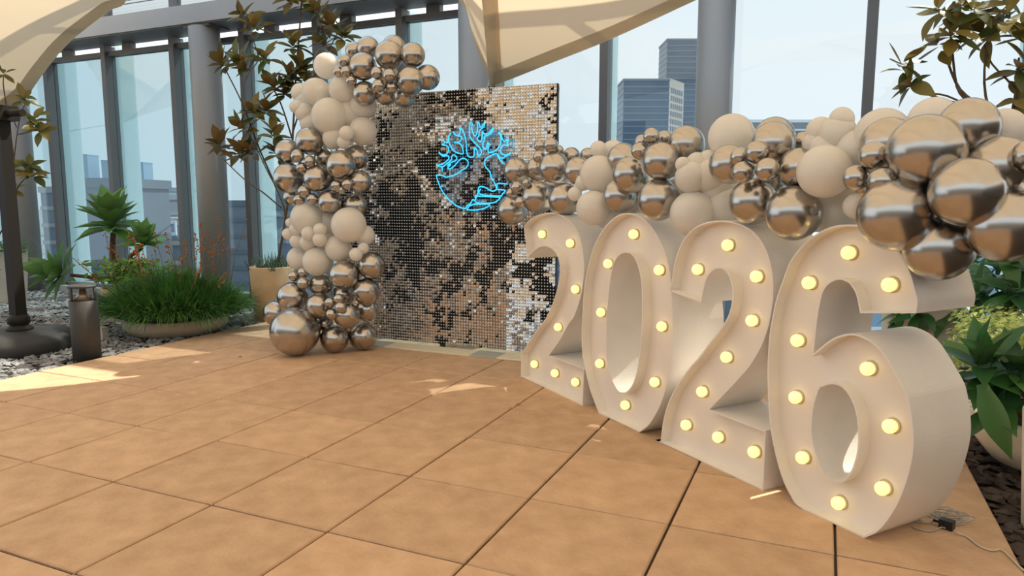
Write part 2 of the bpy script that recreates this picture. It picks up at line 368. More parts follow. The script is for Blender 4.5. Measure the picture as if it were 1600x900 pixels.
for i, wd in ((ib, .10), (ia, .08)):
    a, b = edge[i], back[i]; mb = MB(); L_, R_ = [], []
    side = Vector((1, .45, 0)).normalized()*wd
    for k in range(31):
        t = k/30; z = a.z+(b.z-a.z)*(1-(1-t)**2.4)
        c = Vector((a.x+(b.x-a.x)*t, a.y+(b.y-a.y)*t, z-.012-.004*(k % 2))); L_.append(c-side*.2); R_.append(c+side)
    mb.loft([L_, R_], True, False, False); mb.build('valley_strap', M['hem'], cn)
# seams
for t, lo, hi in ((.12, ia, ib), (.30, ia, ib), (.22, ib, len(edge)-1)):
    surf(lo, hi, 'seam', t, t+.006, 1, .007, M['hem'])
mb = MB(); p = TB
ring = [p+Vector((.035*math.cos(a), 0, -.03+.035*math.sin(a))) for a in np.linspace(0, 2*math.pi, 17)]
mb.tube(ring, .008, 6, False); mb.build('shackle', M['cable'], cn)
mb = MB(); mb.tube([p+Vector((0, .0, -.06)), p+Vector((-.02, .25, -1.2)), Vector((p.x-.05, 4.75, .0))], .006, 6)
mb.tube([p+Vector((-.01, .005, .3)), p+Vector((0, 0, 0))], .007, 6)
mb.tube([TA+Vector((0, 0, 0)), Vector((-9.75, 4.85, TA.z-.15))], .008, 6); mb.build('tie_cable', M['cable'], cn)

# ------------------------------------------------------------------ marquee numbers
A0 = fl(815, 589); A0.z = 0; U = Vector((.7794, -.6265, 0)).normalized(); NV = Vector((-.6265, -.7794, 0)).normalized()
TH = .34; REC = .058
def on_plane(x, y, n=0.0):
    d = Vector(ray(x, y)); P0 = A0+NV*n; c = Vector(CAM)
    return c + d*((P0-c).dot(NV)/d.dot(NV))
def uv(x, y):
    P = on_plane(x, y); q = ((P-A0).dot(U), P.z)
    return (q[0], 0.0) if q[1] < .022 else q
def W(u, v, n=0.0): return A0+U*u+NV*n+Vector((0, 0, v))
def conv(pts, ox, oy, s): return [uv(ox+x*s, oy+y*s) for x, y in pts]
def smooth_loop(p, sub=4):
    n = len(p); P = [Vector((a, b, 0)) for a, b in p]; corner = []
    for i in range(n):
        a = (P[i]-P[i-1]).normalized(); b = (P[(i+1) % n]-P[i]).normalized(); corner.append(a.dot(b) < .80)
    out = []
    for i in range(n):
        b, c = P[i], P[(i+1) % n]
        a = b-(c-b) if corner[i] else P[i-1]; d = c+(c-b) if corner[(i+1) % n] else P[(i+2) % n]
        for k in range(sub):
            t = k/sub; q = .5*((2*b)+(c-a)*t+(2*a-5*b+4*c-d)*t*t+(3*b-a-3*c+d)*t**3)
            out.append((q.x, max(q.y, 0.0)))
    return out
def area(p): return .5*sum(p[i-1][0]*p[i][1]-p[i][0]*p[i-1][1] for i in range(len(p)))
def inset(p, d):       # loop offset to its left
    n = len(p); out = []
    for i in range(n):
        a, b, c = p[i-1], p[i], p[(i+1) % n]
        e1 = Vector((b[0]-a[0], b[1]-a[1])); e2 = Vector((c[0]-b[0], c[1]-b[1]))
        e1 = e1.normalized() if e1.length > 1e-9 else Vector((1, 0)); e2 = e2.normalized() if e2.length > 1e-9 else e1
        n1 = Vector((-e1.y, e1.x)); n2 = Vector((-e2.y, e2.x)); m = n1+n2
        m = m/max(.35, m.dot(m)/2) if m.length > 1e-6 else n1
        out.append((b[0]+m.x*d, b[1]+m.y*d))
    return out
def number(name, label, outer, holes, bulbs, loc):
    t = thing(name, loc, label, 'number sign', 'marquee numbers in a row')
    loops = []
    o_ = smooth_loop(outer); o_ = o_ if area(o_) > 0 else o_[::-1]; loops.append(o_)
    for h in holes:
        h_ = smooth_loop(h); h_ = h_ if area(h_) < 0 else h_[::-1]; loops.append(h_)
    mb = MB()
    for lp in loops:
        ins = inset(lp, .007)
        rings = [[W(u, v, -TH) for u, v in lp], [W(u, v, 0) for u, v in lp], [W(u, v, 0) for u, v in ins], [W(u, v, -REC) for u, v in ins]]
        mb.loft(rings, False, False)
        rings = [[W(u, v, -TH) for u, v in lp], [W(u, v, -TH) for u, v in ins], [W(u, v, -TH+.03) for u, v in ins]]
        mb.loft(rings, False, False)
    me_o = mb.build('rim', M['number'], t)
    def panel(n, nm, flip):
        mb = MB(); src = [[Vector((u, v, 0)) for u, v in inset(lp, .0035)] for lp in loops]
        flat = [q for l in src for q in l]; tri = tessellate_polygon(src)
        mb.add([W(q.x, q.y, n) for q in flat], [tuple(f) if not flip else tuple(reversed(f)) for f in tri]); return mb.build(nm, M['number_face'], t)
    panel(-REC, 'face_panel', False); panel(-TH+.012, 'back_panel', True)
    for x, y in bulbs:
        P = on_plane(x, y, -REC+.02); c = P
        q = NV.to_track_quat('Z', 'Y').to_matrix()
        mb = MB(); mb.lathe((0, 0, 0), [(.0295, 0), (.0295, .004), (.024, .006)], 20); mb.v = [tuple(q @ Vector(v) + c - NV*.02) for v in mb.v]
        bo = mb.build('bulb_collar', M['bulb_ring'], t, loc=c)
        mb = MB(); mb.lathe((0, 0, 0), [(.020, -.016), (.0245, -.006), (.0262, .004), (.0245, .014), (.018, .022), (.009, .0265), (.001, .0275)], 20)
        mb.v = [tuple(q @ Vector(v) + c) for v in mb.v]; mb.build('bulb', M['bulb'], bo, loc=c)
    return t
c3 = lambda p: conv(p, 1020, 330, .25552); c4 = lambda p: conv(p, 1020, 550, .25552)
two_b = c3([(107,490),(115,430),(130,330),(160,230),(205,150),(270,90),(350,62),(400,57),(480,63),(560,90),(630,140),(685,220),(720,320),(735,420),(735,520),(725,610),(705,710),(670,810)]) \
 + c4([(645,0),(590,90),(520,170),(430,265),(345,352),(690,482),(675,852),(52,556),(48,530),(62,430),(95,310),(150,200),(230,90)]) \
 + c3([(280,895),(350,800),(420,710),(465,630),(485,540),(485,470),(465,400),(435,360),(400,350),(365,365),(330,410),(310,480),(295,560)])
c5 = lambda p: conv(p, 800, 320, .2); c6 = lambda p: conv(p, 800, 490, .22222)
two_a = c5([(92,175),(130,125),(180,90),(240,70),(290,62),(350,68),(420,100),(480,160),(525,240),(550,340),(562,450),(560,550),(545,680),(515,790),(480,880)]) \
 + c6([(400,70),(340,180),(260,293),(507,386),(497,641),(62,450),(65,285),(110,210),(170,120)]) \
 + c5([(255,900),(310,790),(350,670),(370,560),(372,470),(350,390),(310,345),(260,325),(210,335),(160,370),(120,415)])
zero_o = c6([(895,832),(960,785),(1020,690),(1070,570),(1100,440),(1125,270),(1135,100)]) + c5([(1252,800),(1247,680),(1235,540),(1205,400),(1160,290),(1100,185),(1030,110),(960,75),(900,65),(840,75),(780,115),(720,180),(670,260),(625,370),(595,480),(570,600),(557,720),(550,860)]) \
 + c6([(492,70),(490,180),(497,300),(520,420),(550,540),(610,702)])
zero_h = c5([(900,375),(850,385),(810,430),(785,500),(768,590),(755,700),(747,800)]) + c6([(665,50),(665,150),(667,280),(680,380),(705,470),(745,540),(775,555),(810,545),(850,490),(880,390),(900,250),(910,120)]) + c5([(1016,860),(1015,700),(1005,570),(980,470),(945,400)])
b1 = lambda p: conv(p, 1180, 330, .28878); b2 = lambda p: conv(p, 1180, 580, .31111)
six_o = b1([(870,552),(878,490),(865,430),(840,340),(800,250),(762,190),(705,130),(645,95),(570,77),(480,72),(400,88),(320,130),(250,190),(190,270),(150,370),(115,470),(95,560),(78,660),(70,760),(66,860)]) \
 + b2([(62,50),(65,150),(75,270),(95,390),(130,520),(175,620),(240,707),(545,854),(620,800),(690,710),(740,610),(780,480),(796,370),(790,260),(775,165),(752,95)]) \
 + b1([(712,792),(655,722),(590,680),(520,662),(450,675),(390,708),(315,770),(325,680),(335,590),(350,500),(370,430),(410,385),(460,370),(510,390),(545,450),(567,552)])
six_h = b2([(283,300),(290,200),(318,95),(345,75),(390,65),(440,85),(480,140),(505,210),(517,300),(512,400),(490,480),(460,530),(420,553),(380,545),(345,510),(315,440),(292,370)])
number('marquee_number', 'white marquee number 2 at the far left of the row, lit by warm bulbs', two_a, [], [(847,366),(891,380),(899,452),(872,511),(835,569),(867,583),(899,597)], W(.4, 0, -.17))
number('marquee_number', 'white marquee number 0 with warm bulbs around its tall oval hole', zero_o, [zero_h], [(990,366),(950,412),(1030,422),(939,488),(1034,510),(937,568),(1023,597),(977,633)], W(1.2, 0, -.17))
number('marquee_number', 'white marquee number 2 standing between the 0 and the 6', two_b, [], [(1090,421),(1137,383),(1182,432),(1175,501),(1135,558),(1097,612),(1072,664),(1122,683),(1178,706)], W(1.9, 0, -.17))
number('marquee_number', 'white marquee number 6 nearest the camera, lit by ten warm bulbs', six_o, [six_h], [(1326,395),(1264,442),(1390,445),(1246,532),(1356,576),(1243,621),(1391,666),(1254,715),(1379,763),(1310,786)], W(2.6, 0, -.17))

# ------------------------------------------------------------------ balloons
def balloon_mesh(m):
    mb = MB(); n, k = 36, 22; prof = []
    for i in range(k+1):
        a = math.pi*i/k; rr = math.sin(a); z = -math.cos(a)
        if z < 0: rr *= 1-.06*(z*z); z *= 1.05
        prof.append((max(rr, .012), z))
    prof = [(.055, -1.16), (.03, -1.10), (.035, -1.06)] + prof[1:]
    mb.lathe((0, 0, 0), prof, n); return mb.mesh('balloon', m)
ME = {'C': balloon_mesh(M['chrome']), 'W': balloon_mesh(M['white_balloon'])}
NM = {'C': 'chrome_balloon', 'W': 'white_balloon'}
def balloon(par, kind, P, r, core, labels=None):
    o = put(NM[kind], ME[kind], par, Vector(P)-base_of(par))
    d = (Vector(core)-Vector(P)); d = d.normalized() if d.length > 1e-4 else Vector((0, 0, -1))
    o.rotation_mode = 'QUATERNION'; o.rotation_quaternion = (-d).to_track_quat('Z', 'Y'); o.scale = (r, r, r*random.uniform(.98, 1.04))
    return o
# row garland: x, y, r (pixels), offset towards the viewer from the number fronts (m)
row = [
 ('C',807,267,21,-.05),('C',838,264,17,-.16),('C',866,262,24.5,-.04),('C',903,267,22,-.06),('C',841,308,25.5,-.05),('C',883,311,25.5,-.05),('C',800,328,23.5,-.03),
 ('C',843,228,9,-.08),('C',861,227,11.5,-.02),('C',843,245,10,.01),('C',873,235,8,-.10),('C',808,293,10,.06),('C',799,302,8.5,.05),('C',813,316,9,.07),('C',823,286,6.5,.05),
 ('C',893,244,14,-.20),('C',918,243,12,-.25),('C',828,290,16,-.2),('C',870,290,20,-.2),
 ('W',935,233,13,-.12),('W',958,238,19,-.25),('W',935,272,29,-.06),('W',898,303,11,.05),('W',912,285,13,.0),('W',927,325,27,.0),('W',952,333,26,-.12),('W',955,275,24,-.22),('W',950,300,22,-.18),('W',905,292,9,.0),
 ('C',973,249,25,-.16),('C',985,273,28,-.02),('C',968,306,27,-.05),('C',1033,252,29,.0),('C',1029,312,33,.0),('C',1072,226,29,-.14),
 ('C',1018,213,13,.0),('C',1003,222,11.5,-.04),('C',999,236,13,.05),('C',1038,216,12,-.12),('C',1005,290,24,-.22),
 ('W',1067,257,12,.0),('W',1080,277,25,-.04),('W',1083,334,36,-.06),('W',1089,256,18,-.08),('W',1106,250,16,-.12),('W',1110,276,28,-.12),('W',1122,295,34,-.18),('W',1135,322,36,-.20),('W',1143,215,36,-.22),('W',1060,300,22,-.12),('W',1100,300,30,-.16),
 ('C',1139,257,31,-.02),('C',1176,315,36,-.02),('C',1240,333,43,.0),('C',1208,224,34,-.06),('C',1210,214,31,-.18),('C',1247,263,32,-.06),('C',1255,222,16,-.22),
 ('C',1183,238,18,.05),('C',1156,245,15,.05),('C',1161,269,17,.09),('C',1199,265,18.5,.09),('C',1195,280,30,-.15),
 ('W',1315,187,19,-.12),('W',1282,205,22,-.12),('W',1309,208,28,-.12),('W',1288,268,41,.0),('W',1272,224,18,-.1),('W',1306,328,40,-.2),('W',1338,322,20,-.06),('W',1379,213,42,-.16),('W',1458,192,38,-.24),('W',1567,205,34,-.26),('W',1340,235,32,-.14),('W',1290,232,24,-.1),('W',1345,290,34,-.2),
 ('C',1388,226,42,-.12),('C',1447,237,57,.02),('C',1513,200,45,-.12),('C',1510,300,54,.05),('C',1402,334,58,.06),('C',1467,387,51,-.03),('C',1556,262,50,-.14),('C',1572,353,57,-.05),('C',1606,300,40,-.2),
 ('C',1365,243,22,.07),('C',1338,278,20,.08),('C',1379,283,22,.10),('C',1350,293,13,.05),('C',1450,300,50,-.22),('C',1520,360,44,-.22),('C',1608,245,26,-.1)]
row += [('W',1003,328,26,-.26),('W',968,336,22,-.22),('W',880,335,18,-.24),('W',1225,330,34,-.26),('W',1000,345,18,-.2)]
gl = thing('balloon_garland', W(1.5, 1.16, -.15), 'chrome and white balloon garland lying along the top of the marquee numbers', 'balloon garland')
for k, x, y, r_, n in row:
    P = on_plane(x, y, n); core = W((P-A0).dot(U), 1.28, -.22)
    balloon(gl, k, P, rad(r_, P), core)
# arch garland: x, y, r, Y
arch = [
 ('C',575,74,17,3.42),('C',553,79,13.5,3.45),('C',615,73,17.5,3.42),('C',608,86,22.5,3.30),('C',645,86,19,3.34),('C',567,104,21.5,3.28),('C',641,126,22,3.28),('C',668,121,19.5,3.40),('C',570,146,19,3.30),('C',632,150,18,3.38),('C',603,147,17,3.38),('C',605,120,18,3.45),
 ('C',538.6,95,10,3.25),('C',529,112,8.5,3.25),('C',541,112,8.5,3.20),('C',549,126,8.5,3.22),('C',589,114,9.5,3.18),('C',608.5,117.5,10,3.17),('C',592,134,10.5,3.17),('C',612,137,9.5,3.22),
 ('W',510,103,20,3.38),('W',494,143,21,3.30),('W',470,145,15,3.40),('W',536,140,22,3.32),('W',463,167,10.5,3.28),('W',476,176,15,3.32),('W',515,181,28,3.25),('W',567,165,21,3.40),('W',567,205,22,3.36),('W',541.5,208,11.5,3.18),('W',521,216,17,3.26),('W',537,222,10.5,3.20),('W',545,178,23,3.38),('W',487,192,18,3.36),('W',480,155,20,3.44),('W',520,150,20,3.45),('W',505,205,16,3.40),('W',552,205,16,3.42),
 ('C',484,220,22,3.22),('C',450,237,19.5,3.28),('C',533,257.5,23,3.18),('C',507,246,16,3.34),('C',556,246,19,3.36),('C',451,278,23.5,3.22),('C',496,279,21.5,3.20),('C',563,284,17.5,3.26),
 ('C',465,243.6,10.5,3.12),('C',484,252,9.3,3.14),('C',471.6,262,8.5,3.14),('C',525.6,290,8.7,3.14),('C',543,288,8.7,3.14),('C',534,297,6.5,3.16),('C',516,316,19.5,3.22),('C',555,322,20,3.34),('C',457,308,14,3.36),('C',530,275,20,3.4),
 ('C',475.5,299,10,3.14),('C',467.7,312,9.2,3.16),('C',488.6,311,9.2,3.16),
 ('W',480,341,26,3.22),('W',545,351.5,27.5,3.18),('W',570,368,16,3.28),('W',513,345,22,3.36),('W',529,388,21,3.22),('W',495,409,22,3.18),('W',467,404,18.5,3.26),('W',556,397.6,10.5,3.14),('W',567.5,388,9,3.20),('W',450,365.4,9,3.20),('W',453,347.7,7,3.22),('W',463,358,11,3.18),('W',482,365,11,3.12),('W',500,359,10.5,3.12),('W',500,374,11.5,3.12),('W',464,377,11,3.18),('W',481,379,13,3.17),('W',505,380,22,3.34),('W',480,395,16,3.32),
 ('C',580,415,21.5,3.28),('C',538,430,23.3,3.16),('C',501.5,445,18,3.24),('C',572,455.5,21.5,3.26),('C',537,460,17,3.34),('C',457,464,24,3.14),('C',499,478,20.5,3.14),('C',541.8,493,20.5,3.14),('C',574,484,18,3.36),('C',432,489,21,3.42),('C',461,519,38,3.0),('C',522.4,529,22,3.215),('C',567,525.5,21.7,3.395),('C',508,506,12.5,3.24),('C',545,512,17,3.4),
 ('C',459.6,431.4,8.5,3.16),('C',474.7,425.6,9,3.18),('C',474.7,442.5,10,3.12),('C',516,472.7,8.3,3.04),('C',529.5,467,8,3.05),('C',533,480.4,9.3,3.03),('C',518.6,491,9,3.03)]
ga = thing('balloon_garland', Vector((-3.4, 3.25, 0)), 'tall chrome and white balloon garland curving up the left side of the mirrored backdrop', 'balloon garland')
for k, x, y, r_, Y in arch:
    P = at(x, y, Y); cx = np.interp(y, [70, 110, 170, 250, 400, 540], [620, 590, 520, 508, 520, 525]); core = at(cx, y, 3.42)
    r = rad(r_, P)
    if Y in (3.0, 3.215, 3.395): P.z = max(P.z, r*1.01)
    balloon(ga, k, P, r, core)

# ------------------------------------------------------------------ shimmer wall
WY = 3.75; WX0, WX1, WZ0, WZ1 = -3.526, -1.43, .035, 2.157
sw = thing('shimmer_wall', ((WX0+WX1)/2, WY, 0), 'tall square backdrop of mirrored sequins behind the balloon arch', 'backdrop')
NPX, NPZ, NS = 7, 7, 12
pw_, ph_ = (WX1-WX0)/NPX, (WZ1-WZ0)/NPZ; px_, pz_ = pw_/NS, ph_/NS
mb = MB(); mb.box((.0002, -.004, .0002), (pw_-.0002, .012, ph_-.0002)); pan_me = mb.mesh('panel', M['backing'])
YB = 22
pinr = .0052
ang = np.arange(6)*np.pi/3
def sequins(i0, j0):
    V, F, PV, PF = [], [], [], []
    for a in range(NS):
        for b in range(NS):
            X = (a+.5)*px_; Z = (b+.5)*pz_; gx, gz = WX0+i0*pw_+X, WZ0+j0*ph_+Z
            n1 = noise.noise(Vector((gx*3.1, gz*3.1, 1.3))); n2 = noise.noise(Vector((gx*9, gz*9, 5.1)))
            tilt = R(6.0)*n1 + R(8)*n2 + R(random.gauss(0, 3.5)); yaw = R(random.gauss(0, 4.0)) + R(8)*noise.noise(Vector((gx*5, gz*5, 9.)))
            dense = noise.noise(Vector((gx*2.2+4, gz*2.6, 3.3)))+.7*n2
            fx = (gx-WX0)/(WX1-WX0); fz = (gz-WZ0)/(WZ1-WZ0)
            gone = noise.noise(Vector((gx*7.5, gz*6.5, 20.)))*.75 + noise.noise(Vector((gx*2.4, gz*2.2, 31.)))*.8 + random.gauss(0, .16)
            thr = .25 - .27*math.exp(-((fz-.5)/.2)**2) - .12*math.exp(-((fx-.45)/.3)**2)
            if fz < .12 or (fx > .8 and fz > .7): thr += .25
            present = gone < thr + (.08 if fz < .45 else .03)
            if fx > .80 and fz < .44: tilt += R(14)
            if fz > .55: tilt += R(4)*min(1, (fz-.55)/.15)
            if random.random() < .04: tilt += R(random.uniform(-25, 25))
            hw, hh = px_*.455, pz_*.455
            cy, sy, ct, st = math.cos(yaw), math.sin(yaw), math.cos(tilt), math.sin(tilt)
            y0 = -.009; k = len(V)
            for (lx, lz) in () if not present else ((-hw, -hh*1.25), (hw, -hh*1.25), (hw, hh*.75), (-hw, hh*.75)):
                zz = lz*ct; yy = lz*st; xx = lx*cy; yy += lx*sy
                V.append((X+xx, y0+yy, Z+pz_*.11+zz))
            if present: F.append((k, k+1, k+2, k+3))
            k = len(PV); zc = Z+pz_*.25
            for q in ang: PV.append((X+pinr*math.cos(q), -.0165, zc+pinr*math.sin(q)))
            for q in ang: PV.append((X+pinr*1.2*math.cos(q), -.005, zc+pinr*1.2*math.sin(q)))
            PV.append((X, -.0185, zc)); 
            for q in range(6):
                r_ = (q+1) % 6; PF.append((k+q, k+r_, k+12)); PF.append((k+q, k+6+q, k+6+r_)); PF.append((k+q, k+6+r_, k+r_))
    return np.array(V), np.array(F), np.array(PV), np.array(PF)
for i in range(NPX):
    for j in range(NPZ):
        lp = Vector((WX0+i*pw_, WY, WZ0+j*ph_))
        po = put('panel', pan_me, sw, lp-base_of(sw))
        V, F, PV, PF = sequins(i, j)
        tag(put('sequins', np_mesh('sequins', V, F, M['sequin']), po), kind='stuff')
        tag(put('sequin_pins', np_mesh('sequin_pins', PV, PF, M['pin']), po), kind='stuff')
mb = MB()
for x in (WX0+.02, (WX0+WX1)/2, WX1-.02): mb.box((x-.018, WY+.012, 0), (x+.018, WY+.05, WZ1))
for z in (WZ0+.05, 1.1, WZ1-.04): mb.box((WX0, WY+.014, z-.018), (WX1, WY+.048, z+.018))
for x in (WX0+.1, WX1-.1): mb.box((x-.02, WY-.02, 0), (x+.02, WY+.6, .02))
mb.build('support_frame', M['charcoal'], sw)
for x0, x1, m_ in ((-3.42, -2.93, 'base_grey'), (-2.928, -2.36, 'base_cream'), (-2.358, -2.10, 'base_cream'), (-2.098, -1.86, 'base_grey'), (-1.858, -1.46, 'base_cream')):
    mb = MB(); mb.bevel_box((x0, WY-.20, 0), (x1, WY-.004, .012), .003); mb.build('base_board', M[m_], sw)

# ------------------------------------------------------------------ neon tree sign
NY = WY-.055
def nz(p): return [at(670+x*.17766, 180+y*.17766, NY) for x, y in p]
neon_paths = [
 [(65,527),(80,580),(105,640),(140,700),(190,755),(250,800),(310,820),(330,812),(338,792),(358,785),(375,762),(388,742),(402,752),(412,735),(408,712),(430,700),(434,660),(442,632),(470,628),(505,640),(540,662),(570,668),(595,650),(602,620),(606,600),(692,605)],
 [(598,650),(580,598),(548,545),(537,500),(500,455),(490,420),(500,388),(530,365),(575,343),(600,342),(612,370),(635,405),(668,430)],
 [(525,330),(560,325),(600,300),(627,260),(635,220),(630,180),(612,150),(632,165),(648,210),(665,232),(692,213),(702,222),(686,245),(702,270),(680,265),(650,265),(635,290),(628,315),(640,338),(672,350),(702,345),(717,328)],
 [(605,343),(640,380),(690,352),(715,345)],
 [(365,65),(358,120),(360,180),(375,210),(410,250),(450,290),(462,320),(455,350),(432,362),(430,330),(418,300),(405,285),(400,320),(398,355),(380,370),(352,365),(337,340),(331,280),(325,220),(310,160),(290,125),(270,110),(276,150),(255,178),(230,170),(212,145)],
 [(365,65),(382,70),(378,110),(386,150),(402,185),(420,165),(430,110),(430,60),(445,75),(450,105),(468,95),(492,65),(485,100),(462,120),(445,140),(440,180),(426,210),(455,237),(466,215),(470,170),(470,145),(490,165),(530,155),(567,110),(555,150),(525,175),(492,187),(490,215),(475,250),(480,290),(500,302),(512,270),(520,240),(530,260),(520,300),(525,330)],
 [(212,145),(232,172),(285,188),(285,212),(258,240),(225,240)],
 [(225,240),(262,245),(290,270),(300,310),(300,340),(250,330),(215,310),(190,270),(175,230),(172,190),(197,155)],
 [(197,155),(178,185),(170,232),(140,235),(120,213),(140,240),(118,262),(150,265),(172,285),(170,320),(145,350),(110,345),(90,325)],
 [(90,330),(125,360),(165,355),(177,380),(150,410),(115,430),(68,442),(96,450),(116,458),(118,495)],
 [(120,458),(160,425),(198,392),(202,360),(225,350),(246,375),(236,400),(210,408),(180,428),(165,442),(195,432),(165,465),(192,470),(230,440),(265,400),(300,378),(335,395),(347,425),(330,460),(290,485),(240,520),(190,535),(150,545),(120,530),(65,527)],
 [(456,648),(450,695),(620,712),(650,690),(672,660),(600,652)],
 [(422,715),(415,768),(560,772),(622,735),(610,720),(422,712)],
 [(335,832),(370,790),(480,780),(537,790),(480,822),(400,835),(335,832)]]
ns = thing('neon_sign', at(740, 330, NY), 'glowing blue neon outline of a spreading tree on the mirrored backdrop', 'neon sign')
mb = MB(); NC = at(740, 262, NY+.018); rr = rad(65, NC)
mb.lathe((0, 0, 0), [(rr, -.002), (rr, .002)], 48); mb.v = [(v[0]+NC.x, NC.y-v[2], NC.z+v[1]*1.1) for v in mb.v]; mb.build('acrylic_backing', M['acrylic'], ns)
for p in neon_paths:
    mb = MB(); mb.tube(cat(nz(p), 3), .0052, 6); mb.build('neon_tube', M['neon'], ns)
mb = MB()
for x, y in ((100, 640), (330, 815), (540, 545), (365, 70), (200, 160), (630, 200)):
    q = at(670+x*.17766, 180+y*.17766, NY); mb.tube([q, q+Vector((0, .05, 0))], .004, 6)
mb.build('stand_off', M['cable'], ns)

# ------------------------------------------------------------------ plants
def leaf_mesh(name, m, prof, droop, fold, twist=0, thick=0):
    mb = MB(); L_, C_, R_ = [], [], []; n = len(prof)-1
    for i, w_ in enumerate(prof):
        t = i/n; z = -droop*t*t; tw = twist*t
        c = Vector((t, 0, z)); s = Vector((0, math.cos(tw), math.sin(tw)))*w_*.5
        C_.append(c); L_.append(c+s+Vector((0, 0, fold*w_))); R_.append(c-s+Vector((0, 0, fold*w_)))
    mb.loft([R_, C_, L_], True, False, False); return mb.mesh(name, m)
MAGP = [.02, .20, .34, .42, .44, .41, .31, .16, .005]
mag_me = [leaf_mesh('leaf', M['magnolia'], MAGP, d, f_, tw) for d, f_, tw in ((.18, .16, 0), (.30, .12, .25), (.05, .22, -.2), (-.08, .15, .15))]
AGP = [.16, .20, .28, .36, .41, .41, .36, .26, .12, .004]
ag_me = [leaf_mesh('leaf', M['agave'], AGP, d, f_) for d, f_ in ((.08, .22), (.2, .18), (-.06, .25))]
AGD = [.13, .18, .26, .31, .33, .31, .26, .18, .09, .004]
agd_me = [leaf_mesh('leaf', M['agave_dark'], AGD, d, f_, tw) for d, f_, tw in ((.15, .16, 0), (.35, .12, .2), (.05, .2, -.2), (.55, .12, .1))]
def place_leaf(par, me, pos, d, up, L_, wf=1.0):
    d = d.normalized(); s = up.cross(d); s = s.normalized() if s.length > 1e-4 else d.orthogonal().normalized(); n = d.cross(s)
    o = put('leaf', me, par); p = Vector(pos)-base_of(par)
    m = Matrix(((d.x*L_, s.x*L_*wf, n.x*L_, p.x), (d.y*L_, s.y*L_*wf, n.y*L_, p.y), (d.z*L_, s.z*L_*wf, n.z*L_, p.z), (0, 0, 0, 1)))
    o.matrix_basis = m; return o
def rv(s=1.0): return Vector((random.uniform(-s, s), random.uniform(-s, s), random.uniform(-s, s)))
def whorl(par, mes, c, axis, n, L_, elev, wf=1.0, jit=.02):
    axis = axis.normalized(); a = axis.orthogonal().normalized(); b = axis.cross(a); ph = random.random()*6.28
    for k in range(n):
        q = ph+k*2.399963; t = k/max(1, n-1); e = elev[0]+(elev[1]-elev[0])*t+random.uniform(-.18, .18)
        rd = a*math.cos(q)+b*math.sin(q); d = rd*math.cos(e)+axis*math.sin(e)
        nrm = axis*math.cos(e)-rd*math.sin(e)
        place_leaf(par, random.choice(mes), c+rv(jit)+axis*(.0+.05*t*L_*5), d, nrm, L_*random.uniform(.8, 1.12), wf)
def stem(par, name, pts, r0, r1, m='bark'):
    P = cat(pts, 4); n = len(P); mb = MB(); mb.tube(P, [r0+(r1-r0)*i/(n-1) for i in range(n)], 7); return mb.build(name, M[m], par)
def blades(n, fn, m, name, par):
    # fn(i) -> base, direction, length, width, droop
    V, F = [], []
    for i in range(n):
        b, d, L_, w_, dr = fn(i); d = d.normalized(); s = d.cross(Vector((0, 0, 1))); s = s.normalized() if s.length > 1e-4 else Vector((1, 0, 0))
        s = (s+rv(.5)).normalized(); k = len(V)
        for t, ww in ((0, 1), (.4, .85), (.75, .55)):
            c = b+d*L_*t+Vector((0, 0, -dr*L_*t*t)); V += [c-s*w_*.5*ww, c+s*w_*.5*ww]
        V.append(b+d*L_+Vector((0, 0, -dr*L_)))
        F += [(k, k+1, k+3), (k, k+3, k+2), (k+2, k+3, k+5), (k+2, k+5, k+4), (k+4, k+5, k+6)]
    off = base_of(par); me = np_mesh(name, np.array([tuple(v-off) for v in V]), np.array(F), m)
    return tag(put(name, me, par), kind='stuff')
def little_leaves(n, fn, m, name, par, smooth=False):
    V, F = [], []
    for i in range(n):
        c, nrm, L_, w_ = fn(i); nrm = nrm.normalized(); a = nrm.cross(rv()).normalized(); b = nrm.cross(a); k = len(V)
        V += [c, c+a*L_*.5+b*w_*.5+nrm*.1*L_, c+a*L_, c+a*L_*.5-b*w_*.5+nrm*.1*L_]
        F += [(k, k+1, k+2), (k, k+2, k+3)]
    off = base_of(par); return tag(put(name, np_mesh(name, np.array([tuple(v-off) for v in V]), np.array(F), m), par), kind='stuff')
def pot(par, c, prof, m, n=40, soil=True):
    mb = MB(); mb.lathe(c, prof, n); mb.build('pot', m, par)
    if soil:
        r, z = prof[-1]; mb = MB(); mb.lathe(c, [(r*.99, z-.001), (r*.5, z+.02), (.01, z+.025)], 24); mb.build('soil', M['soil'], par)
def potprof(r0, r1, h, wall=.03): return [(r0*.97, 0), (r0, .015), (r1, h-.01), (r1-.006, h), (r1-wall, h), (r1-wall-.004, h-.03)]

